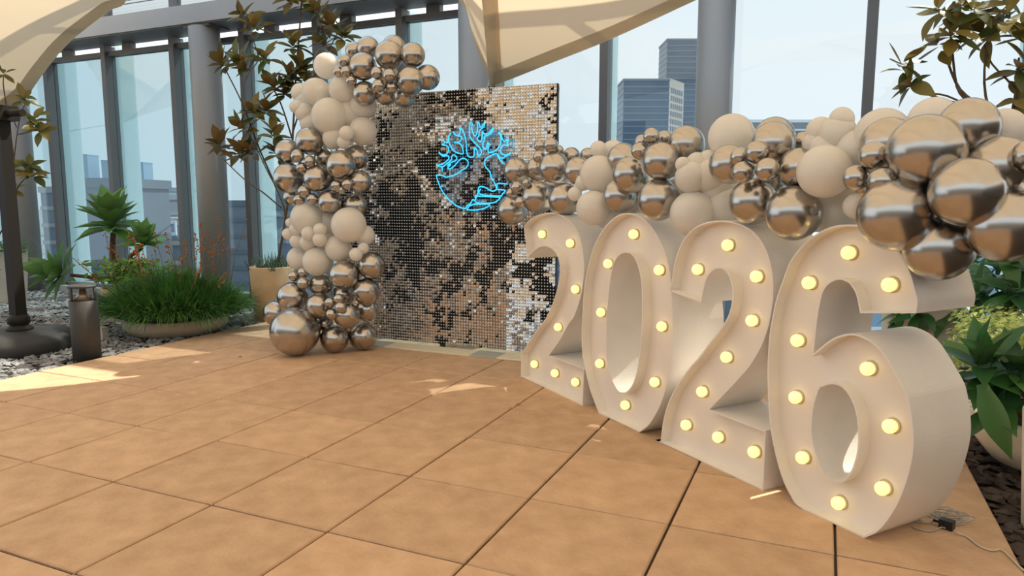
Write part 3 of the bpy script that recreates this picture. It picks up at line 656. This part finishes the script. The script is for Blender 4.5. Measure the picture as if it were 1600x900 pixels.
# magnolia behind the balloon arch
ty = 4.45; b = at(428, 498, ty); b.z = -.05
t = thing('magnolia_tree', b, 'slender magnolia with bronze backed leaves in a tan pot behind the balloon arch', 'tree')
mb = MB(); mb.lathe(b, potprof(.20, .235, .60), 40); mb.build('pot', M['tan_pot'], t)
mb = MB(); mb.lathe(b, [(.20, .56), (.1, .585), (.01, .59)], 24); mb.build('soil', M['soil'], t)
q = lambda x, y, d=0: at(x, y, ty+d)
root = b+Vector((.05, 0, .57))
for pts, r0, r1 in (
  ([root, q(446,340), q(430,290), q(405,232,-.05), q(380,165,-.1), q(352,108,-.1)], .013, .006),
  ([root+Vector((.02,0,0)), q(452,300), q(458,200), q(463,110), q(470,20), q(472,-20)], .014, .006),
  ([q(456,215), q(438,160), q(412,110), q(392,50)], .009, .005),
  ([q(440,325), q(410,300,-.05), q(385,283,-.1), q(350,250,-.1)], .009, .005),
  ([q(458,205), q(480,140,.05), q(505,95,.1), q(528,50,.1)], .009, .005),
  ([q(430,290), q(415,262,-.05), q(398,225), q(385,205)], .007, .004),
  ([q(452,260), q(445,235,-.1), q(432,222,-.1)], .006, .004)):
    stem(t, 'branch', pts, r0, r1)
for x, y, d, n in ((385,28,-.1,10),(400,48,-.12,10),(472,8,0,9),(455,5,.0,8),(505,22,.05,9),(520,45,.1,9),(535,62,.1,9),(508,75,.05,8),(460,75,-.05,9),(352,104,-.1,10),(378,98,-.12,8),(392,112,-.1,7),(418,96,-.1,7),
   (455,125,-.05,9),(472,112,.05,8),(432,140,-.1,9),(446,150,0,7),(415,178,-.1,9),(398,182,-.05,7),(345,232,-.1,10),(386,205,-.1,9),(428,215,-.1,8),(378,245,-.1,9),(400,240,-.05,8),(436,245,.05,7),(475,130,.1,8)):
    c = q(x, y, d); whorl(t, mag_me, c, Vector((random.uniform(-.5, .5), random.uniform(-.6, .1), random.uniform(.5, 1))), n+4, rad(31, c), (-.3, 1.1))
blades(160, lambda i: (b+Vector((random.uniform(-.2,.2), random.uniform(-.2,.2), .57)), Vector((random.gauss(0,.5), random.gauss(0,.5), 1)), random.uniform(.12,.26), .012, .25), M['blue_grass'], 'underplanting', t)

# magnolia at the right
ry = 3.2; b2_ = Vector((1.72, 3.25, -.05))
t = thing('magnolia_tree', b2_, 'magnolia with large bronze leaves rising above the right end of the number garland', 'tree')
pot(t, b2_, potprof(.24, .28, .62), M['white_pot'])
q = lambda x, y, d=0: at(x, y, ry+d)
r0_ = b2_+Vector((0, 0, .6))
for pts, a_, c_ in (
  ([r0_, q(1590,300), q(1545,185), q(1500,140), q(1480,95)], .013, .006), ([q(1515,160), q(1495,135), q(1486,60), q(1480,30)], .008, .005),
  ([r0_, q(1570,240), q(1540,150), q(1540,80)], .011, .005), ([q(1570,230), q(1588,140), q(1592,90)], .009, .005),
  ([q(1540,175), q(1490,160), q(1430,140), q(1412,120)], .008, .004), ([q(1562,205), q(1590,150), q(1550,100), q(1538,70)], .007, .004), ([q(1540,180), q(1480,150), q(1440,146), q(1425,140)], .006, .004)):
    stem(t, 'branch', pts, a_, c_)
for x, y, d, n, L_ in ((1470,22,0,9,48),(1488,60,-.1,10,50),(1518,22,0,9,50),(1408,112,-.1,9,42),(1425,135,-.1,8,42),(1542,62,.05,9,50),(1575,38,.05,9,55),(1500,5,.1,8,50),(1555,5,.1,8,50),(1592,115,0,9,50),(1596,160,0,8,45),(1600,60,0,8,50),(1470,75,0,7,44)):
    c = q(x, y, d); whorl(t, mag_me, c, Vector((random.uniform(-.6, .4), random.uniform(-.6, .0), random.uniform(.4, 1))), n, rad(L_, c), (-.55, .65), 1.05)
little_leaves(5200, lambda i: (lambda a, r_, h: (b2_+Vector((-.06,-.1,0))+Vector((r_*math.cos(a), r_*math.sin(a), h)), Vector((math.cos(a)*.6, math.sin(a)*.6-.3, 1))+rv(.4), random.uniform(.035,.06), .022))(random.uniform(0, 6.28), .46*math.sqrt(random.random()), random.uniform(.40,.70)), M['variegated'], 'variegated_groundcover', t)

# magnolia sprays at the far left, in the tall cream planter
lp = at(-16, 480, 4.0); lp.z = -.05
t = thing('planted_box', lp, 'tall cream planter with trailing greenery at the left edge', 'planter')
mb = MB(); x0, y0 = lp.x, lp.y
mb.loft([[(x0-.36,y0-.30,-.05),(x0+.28,y0-.30,-.05),(x0+.28,y0+.30,-.05),(x0-.36,y0+.30,-.05)],[(x0-.40,y0-.34,.62),(x0+.32,y0-.34,.62),(x0+.32,y0+.34,.62),(x0-.40,y0+.34,.62)],
         [(x0-.37,y0-.31,.62),(x0+.29,y0-.31,.62),(x0+.29,y0+.31,.62),(x0-.37,y0+.31,.62)],[(x0-.37,y0-.31,.57),(x0+.29,y0-.31,.57),(x0+.29,y0+.31,.57),(x0-.37,y0+.31,.57)]], False, True)
mb.build('pot', M['white_pot'], t)
little_leaves(1500, lambda i: (Vector((x0+random.uniform(-.4,.36)+.12*(random.random()<.3), y0+random.uniform(-.36,.36), .60+random.uniform(-.02,.12)-(.22*random.random() if random.random()<.25 else 0))) if True else 0, Vector((.3,-.4,.8))+rv(.6), random.uniform(.03,.06), .022), M['trailing'], 'trailing_plant', t)
b3 = Vector((lp.x-.05, lp.y+.05, .58))
tl = thing('magnolia_tree', b3, 'magnolia sprays at the far left growing up from the cream planter', 'tree')
q = lambda x, y, d=0: at(x, y, 3.9+d)
for pts in ([b3, q(18,330), q(22,250), q(30,190), q(40,160)], [q(12,360), q(25,300), q(38,280), q(50,272)], [q(22,250), q(12,180), q(5,130), q(8,115)], [q(28,210), q(50,205), q(60,200)]):
    stem(tl, 'branch', pts, .010, .004)
for x, y, n, L_ in ((8,118,7,20),(38,158,8,24),(55,190,9,27),(62,208,8,27),(45,262,8,27),(52,278,8,27),(22,270,7,24),(20,300,6,22)):
    c = q(x, y); whorl(tl, mag_me, c, Vector((.4, -.3, .7)), n, rad(L_, c), (-.35, .6))

# foxtail agave with three heads
ay = 3.85; ab = at(190, 500, ay); ab.z = -.05
t = thing('agave', ab, 'branching foxtail agave with three green rosettes behind the bollard', 'potted plant')
q = lambda x, y, d=0: at(x, y, ay+d)
pc = q(205, 470, .05); pc.z = -.05
pot(t, pc, potprof(.24, .29, .36), M['tan_pot'])
top = pc+Vector((0, 0, .34))
stem(t, 'trunk', [top, q(178,410), q(176,385), q(177,364)], .035, .028, 'agave_bark')
stem(t, 'trunk', [top+Vector((.02,0,0)), q(203,405), q(212,395), q(222,388)], .025, .018, 'agave_bark')
stem(t, 'trunk', [top+Vector((-.03,-.02,0)), q(165,436,-.05), q(140,433,-.12), q(112,430,-.18)], .026, .018, 'agave_bark')
c = q(176, 358); whorl(t, ag_me, c, Vector((0, -.12, 1)), 34, rad(58, c), (-.1, 1.35), 1.0, .01)
c = q(224, 384); whorl(t, ag_me, c, Vector((.25, -.15, 1)), 24, rad(36, c), (-.1, 1.35), 1.05, .008)
c = q(104, 428, -.18); whorl(t, ag_me, c, Vector((-.55, -.55, .30)), 26, rad(50, c), (-.15, 1.3), 1.05, .008)
little_leaves(620, lambda i: (q(random.gauss(203,26), 428+random.uniform(-22,10)+abs(random.gauss(0,4)), random.uniform(-.28,.1)), Vector((0,-.4,1))+rv(.6), random.uniform(.06,.12), .045), M['succulent'], 'leafy_groundcover', t)

# grass bowl
gb = (fl(190,520)+fl(340,512))/2; gb = Vector((-5.33, 3.50, -.05))
t = thing('grass_bowl', gb, 'low round bowl overflowing with dense green grass and orange flower stalks', 'potted plant')
pot(t, gb, [(.28, 0), (.42, .03), (.48, .10), (.47, .165), (.455, .175), (.43, .175), (.42, .15)], M['tan_bowl'], 48)
def gfn(i):
    a = random.uniform(0, 2*math.pi); r_ = .52*math.sqrt(random.random()); b_ = gb+Vector((r_*1.15*math.cos(a), r_*math.sin(a), .2+.10*(1-(r_/.52)**2)))
    o_ = r_/.52
    return b_, Vector((math.cos(a)*o_*1.0+random.gauss(0,.28), math.sin(a)*o_*1.0+random.gauss(0,.28), 1.0)), random.uniform(.36,.58)*(1-.22*o_), .010, .15+.95*o_*o_*random.random()
blades(5200, gfn, M['grass'], 'grass', t)
def gfn2(i):
    b_ = gb+Vector((random.uniform(-.62,-.30), random.uniform(-.45,.2), .22)); return b_, Vector((random.gauss(-.4,.4), random.gauss(-.3,.4), 1)), random.uniform(.25,.4), .010, .4
blades(700, gfn2, M['blue_grass'], 'grey_grass', t)
for i in range(46):
    a = random.uniform(0, 6.28); r_ = .5*math.sqrt(random.random()); p0 = gb+Vector((r_*math.cos(a), r_*math.sin(a), .3)); h = random.uniform(.30, .72)
    if i < 12: p0 = gb+Vector((random.uniform(-.1,.45), random.uniform(.0,.4), .3)); h = random.uniform(.5, .85)
    p1 = p0+Vector((random.gauss(0,.12)+.1*math.cos(a), random.gauss(0,.12)+.1*math.sin(a), h)); mb = MB(); mb.tube([p0, (p0+p1)/2+rv(.03), p1], .0035, 4); s_ = mb.build('flower_stalk', M['stalk'], t)
    mb = MB()
    for k in range(random.randint(4, 9)):
        z = random.random()**1.5*.28; c = p1-(p1-p0).normalized()*z+rv(.018); mb.sphere(c, random.uniform(.006, .011), 6, 4)
    tag(mb.build('flower', M['flower'], s_), kind='stuff')

# bollard, umbrella base, small box
bb = Vector((-4.925, 2.27, -.04))
t = thing('bollard_light', bb, 'charcoal bollard light standing at the left edge of the paving', 'bollard')
H = .63; rb = .103
mb = MB(); mb.lathe(bb, [(rb, 0), (rb*1.0, H*.80), (rb*.96, H*.803)], 40); mb.build('body', M['charcoal'], t)
mb = MB(); mb.lathe(bb, [(rb*.90, H*.965), (rb, H*.968), (rb, H*.99), (rb*.93, H)], 40); mb.build('cap', M['charcoal'], t)
mb = MB(); mb.lathe(bb, [(rb*.75, H*.805), (rb*.35, H*.88), (rb*.18, H*.965)], 32); mb.build('reflector', mat('bronze_reflector', (.35,.27,.2), .3, metal=.7), t)
for k in range(3):
    a = k*2.094+.5; mb = MB(); mb.tube([bb+Vector((rb*.9*math.cos(a), rb*.9*math.sin(a), H*.80)), bb+Vector((rb*.9*math.cos(a), rb*.9*math.sin(a), H*.97))], .010, 6); mb.build('support_rod', M['charcoal'], t)
mb = MB(); mb.lathe(bb, [(rb*.93, H*.805), (rb*.93, H*.965)], 40, True, False); mb.build('clear_sleeve', M['acrylic'], t)
bs = fl(26, 540); bs.z = -.045
bx_ = MB(); p = fl(160, 524); p.z = -.05; bx_.box((p.x-.03, p.y-.02, -.05), (p.x+.03, p.y+.04, .07)); bx_.box((p.x-.034, p.y-.024, .07), (p.x+.034, p.y+.044, .078)); o = bx_.build('socket_box', M['white_pot'], None, p); tag(o, 'small pale box on the gravel just behind the bollard', 'box')
t = thing('parasol_stand', bs, 'dark metal parasol mast on a round black weighted base at the left', 'parasol stand')
mb = MB(); mb.lathe(bs, [(.44, 0), (.465, .02), (.465, .10), (.45, .125), (.40, .165), (.30, .185), (.10, .195)], 48); mb.build('weighted_base', M['base_plastic'], t)
pp = bs+Vector((.06, .0, .19))
mb = MB(); mb.lathe(pp, [(.105, 0), (.105, .015), (.075, .04), (.07, .05), (.085, .06), (.085, .11), (.07, .125), (.055, .14)], 24); mb.build('collar', M['bronze'], t)
mb = MB(); s = .046; mb.box((pp.x-s, pp.y-s, pp.z+.1), (pp.x+s, pp.y+s, at(10, 172, pp.y).z)); mb.build('mast', M['bronze'], t)
mb = MB(); z = at(20, 176, pp.y).z; mb.box((pp.x-.10, pp.y-.09, z-.06), (pp.x+.10, pp.y+.09, z+.06)); mb.tube([(pp.x, pp.y-.0, z), (pp.x+.32, pp.y-.02, z-.01)], .03, 8); mb.build('crank_bracket', M['bronze'], t)

# planters at the right
cp = at(1438, 552, 4.55); cp.z = -.05
t = thing('agave_planter', cp, 'round cream planter with drooping dark green agave seen behind the number 6', 'potted plant')
pot(t, cp, potprof(.25, .29, .66), M['white_pot'])
for x, y, d, n, L_ in ((1410,492,-.2,18,46),(1440,494,-.28,18,46),(1482,486,-.2,18,52),(1452,470,.1,14,50)):
    c = at(x, y, 4.55+d); whorl(t, agd_me, c, Vector((random.uniform(-.2,.2), -.3, 1)), n, rad(L_, c), (-1.1, 1.0), 1.0)
c2p = Vector((1.86, 3.9, -.05))
t = thing('cordyline_planter', c2p, 'tall planter of broad striped leaves arching in from the right edge', 'potted plant')
pot(t, c2p, potprof(.22, .26, .62), M['white_pot'])
for x, y, d, n, L_ in ((1535,470,-.1,12,64),(1560,440,0,12,66),(1590,470,-.2,12,80),(1600,430,-.1,10,80),(1525,420,.2,10,55)):
    c = at(x, y, 3.75+d); stem(t, 'stem', [c2p+Vector((0,0,.6)), (c2p+Vector((0,0,.6))+c)/2+rv(.03), c], .012, .008)
    whorl(t, agd_me, c, Vector((random.uniform(-.5,.1), -.4, .8)), n, rad(L_, c), (-.5, 1.0), .9)
bw = Vector((1.66, 2.66, -.05))
t = thing('agave_bowl', bw, 'wide cream bowl with a broad leaved dark green agave beside the number 6', 'potted plant')
pot(t, bw, [(.20, 0), (.34, .05), (.42, .15), (.445, .27), (.44, .285), (.41, .285), (.40, .26)], M['white_pot'], 48)
for x, y, d, n, L_ in ((1540,590,-.12,15,85),(1585,600,-.1,15,95),(1560,640,-.15,8,85)):
    c = at(x, y, 2.5+d)
    stem(t, 'stem', [bw+Vector((0,0,.27)), (bw+Vector((0,0,.27))+c)/2+rv(.03), c], .03, .025, 'agave_bark')
    whorl(t, agd_me, c, Vector((random.uniform(-.3,.2), -.25, 1)), n, rad(L_, c), (-.35, 1.3), 1.25)
c = at(1535, 600, 2.2); place_leaf(t, agd_me[0], c, at(1572, 706, 2.1)-c, Vector((-.5,-1,.3)), rad(118, c), 1.0)
cc = Vector((1.50, 1.83, -.05))
t = thing('cylinder_planter', cc, 'smooth cream cylinder planter cut off by the right edge', 'planter')
pot(t, cc, potprof(.205, .235, .50), M['white_pot'])

# cords
P = fl(1480, 826); t = thing('power_cord', (P.x, P.y, 0), 'clear light string cord bundled on the paving beside the number 6', 'cord')
mb = MB(); pts = []
for k in range(120):
    a = k*.42; c = fl(1478+14*math.sin(k*.09), 812+3*math.cos(k*.13)); pts.append(Vector((c.x+.055*math.cos(a)*(1+.4*math.sin(k*.31)), c.y+.045*math.sin(a)*(1+.3*math.cos(k*.23)), .006+.022*abs(math.sin(k*.37)))))
mb.tube(cat(pts, 2), .0024, 5); mb.build('cord_coil', M['clear_cord'], t)
mb = MB(); mb.tube(cat([fl(1425,823,.006), fl(1440,828,.006), fl(1455,830,.006), fl(1470,824,.012), fl(1476,825,.018)], 4), .003, 5)
mb.tube(cat([fl(1430,815,.005), fl(1452,817,.006), fl(1458,812,.01), fl(1468,808,.01)], 4), .003, 5); mb.build('lead', M['clear_cord'], t)
mb = MB(); qm = Matrix.Rotation(R(-25), 3, 'Z'); mb.box((-.026, -.018, 0), (.022, .018, .036), qm, (P.x, P.y, 0)); mb.tube([P+Vector((-.02,.01,.02)), P+Vector((-.045,.02,.02))], .008, 8); mb.build('plug', M['plug'], t)['label'] = 'black plug adapter'
mb = MB(); mb.tube(cat([fl(1491,828,.016), fl(1497,833,.01), fl(1510,838,.005), fl(1530,853,.005), fl(1550,860,.005), fl(1565,859,.005), fl(1582,874,.005), fl(1596,888,.005), fl(1625,910,.005)], 4), .0035, 6); mb.build('extension_lead', M['white_cord'], t)['label'] = 'cream extension lead'

# fallen leaves
for x, y, lab in ((760,556,'tiny dry leaf lying near the foot of the mirrored backdrop'),(804,552+80,'small curled dry leaf on the paving left of the first number'),(372,557,'small dry leaf in the sunlit paving near the balloon arch')):
    p = fl(x, y, .004); mb = MB(); mb.add([p, p+Vector((.02,.012,.006)), p+Vector((.045,.005,.003)), p+Vector((.02,-.012,.008))], [(0,1,2),(0,2,3)]); o = mb.build('dry_leaf', M['dry_leaf'], None, p); tag(o, lab, 'leaf', 'fallen leaves')
for x, y, L_, lab in ((401,487,.05,'pale pebble on the far edge of the gravel by the tan pot'),):
    p = fl(x, y, -.01); mb = MB(); mb.sphere(p, .035, 12, 8, (1, .8, .7)); o = mb.build('pebble', M['white_pot'], None, p); tag(o, lab, 'stone')

# ------------------------------------------------------------------ city beyond the glass
mb = MB(); mb.box((-3000, 30, -46), (2500, 4500, -45)); o = mb.build('city_ground', M['city']); tag(o, kind='structure')
HZ = 310.5
def tower(name, label, x0, x1, ytop, dist, m, band=None, flank=None, fm=None, depth_m=25, floors=3.4, group=None, bz=-45):
    a = far(x0, HZ, dist); b = far(x1, HZ, dist); top = far((x0+x1)/2, ytop, dist).z
    e = Vector((b.x-a.x, b.y-a.y, 0)); wd = e.length; e.normalize(); n = Vector((-e.y, e.x, 0))
    o = thing(name, (a.x, a.y, bz), label, 'building', group)
    def blk(u0, u1, v0, v1, z0, z1, mb):
        mb.add([tuple(Vector((a.x, a.y, 0))+e*u+n*v+Vector((0, 0, z))) for z in (z0, z1) for u, v in ((u0,v0),(u1,v0),(u1,v1),(u0,v1))], [(0,3,2,1),(4,5,6,7),(0,1,5,4),(1,2,6,5),(2,3,7,6),(3,0,4,7)])
    mb = MB(); blk(0, wd, 0, depth_m, bz, top, mb); mb.build('facade', m, o)
    mb = MB(); blk(-.3, wd+.3, -.3, depth_m+.3, top, top+1.2, mb); mb.build('roof_parapet', band or m, o)
    if band:
        mb = MB(); z = top-floors
        while z > max(bz, -20): blk(-.15, wd+.15, -.25, depth_m, z, z+floors*.22, mb); z -= floors
        tag(mb.build('floor_bands', band, o), kind='stuff')
    return o, a, e, n, wd, top, blk
o, a, e, n, wd, top, blk = tower('tower', 'tall blue glass office tower behind the lower one, seen through the right panes', 1036, 1104, 70, 460, M['tower_glass'], M['tower_band'])
o, a, e, n, wd, top, blk = tower('tower', 'dark glass office tower with a pale stone flank of small windows', 971, 1041, 130, 400, M['tower_glass'], M['tower_band'], floors=3.6)
mb = MB(); z0 = -45
f0 = far(1041, HZ, 400); f1 = far(1063.5, HZ, 418); fe = Vector((f1.x-f0.x, f1.y-f0.y, 0)); fw = fe.length; fe.normalize(); fn = Vector((-fe.y, fe.x, 0))
def fblk(u0, u1, v0, v1, za, zb, mb): mb.add([tuple(Vector((f0.x, f0.y, 0))+fe*u+fn*v+Vector((0,0,zz))) for zz in (za, zb) for u, v in ((u0,v0),(u1,v0),(u1,v1),(u0,v1))], [(0,3,2,1),(4,5,6,7),(0,1,5,4),(1,2,6,5),(2,3,7,6),(3,0,4,7)])
fblk(0, fw, 0, 6, -45, top+1.5, mb); mb.build('stone_flank', M['tower_stone'], o)
mb = MB(); z = top-6
while z > -10:
    for k in range(6): fblk(fw*(.12+.14*k), fw*(.12+.14*k+.08), -.15, .1, z, z+2.6, mb)
    z -= 4.2
tag(mb.build('windows', M['dark_window'], o), kind='stuff')
tower('far_tower', 'slim haze tinted blue tower on the horizon, left one of the distant pair', 128, 141, 243, 900, M['haze_tower'], group='distant towers')
tower('far_tower', 'slim haze tinted blue tower on the horizon, right one of the distant pair', 162, 176, 252, 900, M['haze_tower'], group='distant towers')
tower('far_tower', 'thin haze tinted blue tower on the horizon beyond the second pane', 218, 227, 255, 950, M['haze_tower'], group='distant towers')
o, a, e, n, wd, top, blk = tower('building', 'plain grey block filling the pane behind the foxtail agave', 120, 182, 293, 90, M['slate_block'], None, depth_m=14)
mb = MB()
for k in range(5): blk(wd*(.1+.18*k), wd*(.1+.18*k)+1.0, -.1, .1, top-3.0, top-1.6, mb)
tag(mb.build('windows', M['dark_window'], o), kind='stuff')
tower('building', 'dark low block with a wide flat roof beyond the agave', 219, 240, 312, 150, M['slate_block'], M['grey_block'])
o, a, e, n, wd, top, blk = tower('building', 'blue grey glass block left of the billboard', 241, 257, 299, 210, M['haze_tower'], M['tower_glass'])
tower('building', 'pale brick block carrying the white billboard', 222, 298, 352, 120, M['slate_block'], M['pink_block'], depth_m=5)
tower('building', 'grey banded block between the columns at the left', 64, 92, 301, 140, M['grey_block'], M['pink_block'], depth_m=12)
tower('building', 'brownish banded block right of the round column', 322, 384, 322, 150, M['grey_block'], M['slate_block'], depth_m=8)
o, a, e, n, wd, top, blk = tower('building', 'slate grey block with ledges behind the tan potted magnolia', 402, 640, 297, 80, M['slate_block'], M['grey_block'], depth_m=12, floors=3.0)
tower('building', 'long low grey building on the skyline right of the steel column', 1150, 1290, 193, 300, M['grey_block'], M['board'], depth_m=20)
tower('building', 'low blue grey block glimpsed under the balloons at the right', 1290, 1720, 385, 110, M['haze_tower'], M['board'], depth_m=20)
tower('building', 'blue grey building seen through the hook of the second 2', 820, 960, 330, 120, M['tower_glass'], M['tower_band'], depth_m=14)
tower('building', 'pale low building seen through the middle of the numbers', 1064, 1150, 330, 140, M['grey_block'], M['board'], depth_m=14)
Pb = [far(x, y, 112) for x, y in ((258, 345), (274, 345), (274, 368), (258, 368))]
o = thing('billboard', (Pb[3]+Pb[2])/2, 'white billboard with a blue picture on the pale brick block', 'billboard')
e = (Pb[1]-Pb[0]); e.z = 0; wd = e.length; e.normalize(); n = Vector((-e.y, e.x, 0)); h = Pb[0].z-Pb[3].z
def bb_(u0, u1, v0, v1, z0, z1): 
    mb = MB(); mb.add([tuple(Vector((Pb[0].x, Pb[0].y, Pb[3].z))+e*u+n*v+Vector((0,0,z))) for z in (z0, z1) for u, v in ((u0,v0),(u1,v0),(u1,v1),(u0,v1))], [(0,3,2,1),(4,5,6,7),(0,1,5,4),(1,2,6,5),(2,3,7,6),(3,0,4,7)]); return mb
bb_(0, wd, 0, .4, 0, h).build('panel', M['board'], o); bb_(wd*.2, wd*.85, -.06, 0, h*.22, h*.78).build('picture', M['board_blue'], o); bb_(wd*.42, wd*.7, -.1, -.06, h*.3, h*.55).build('figure', M['board_red'], o)
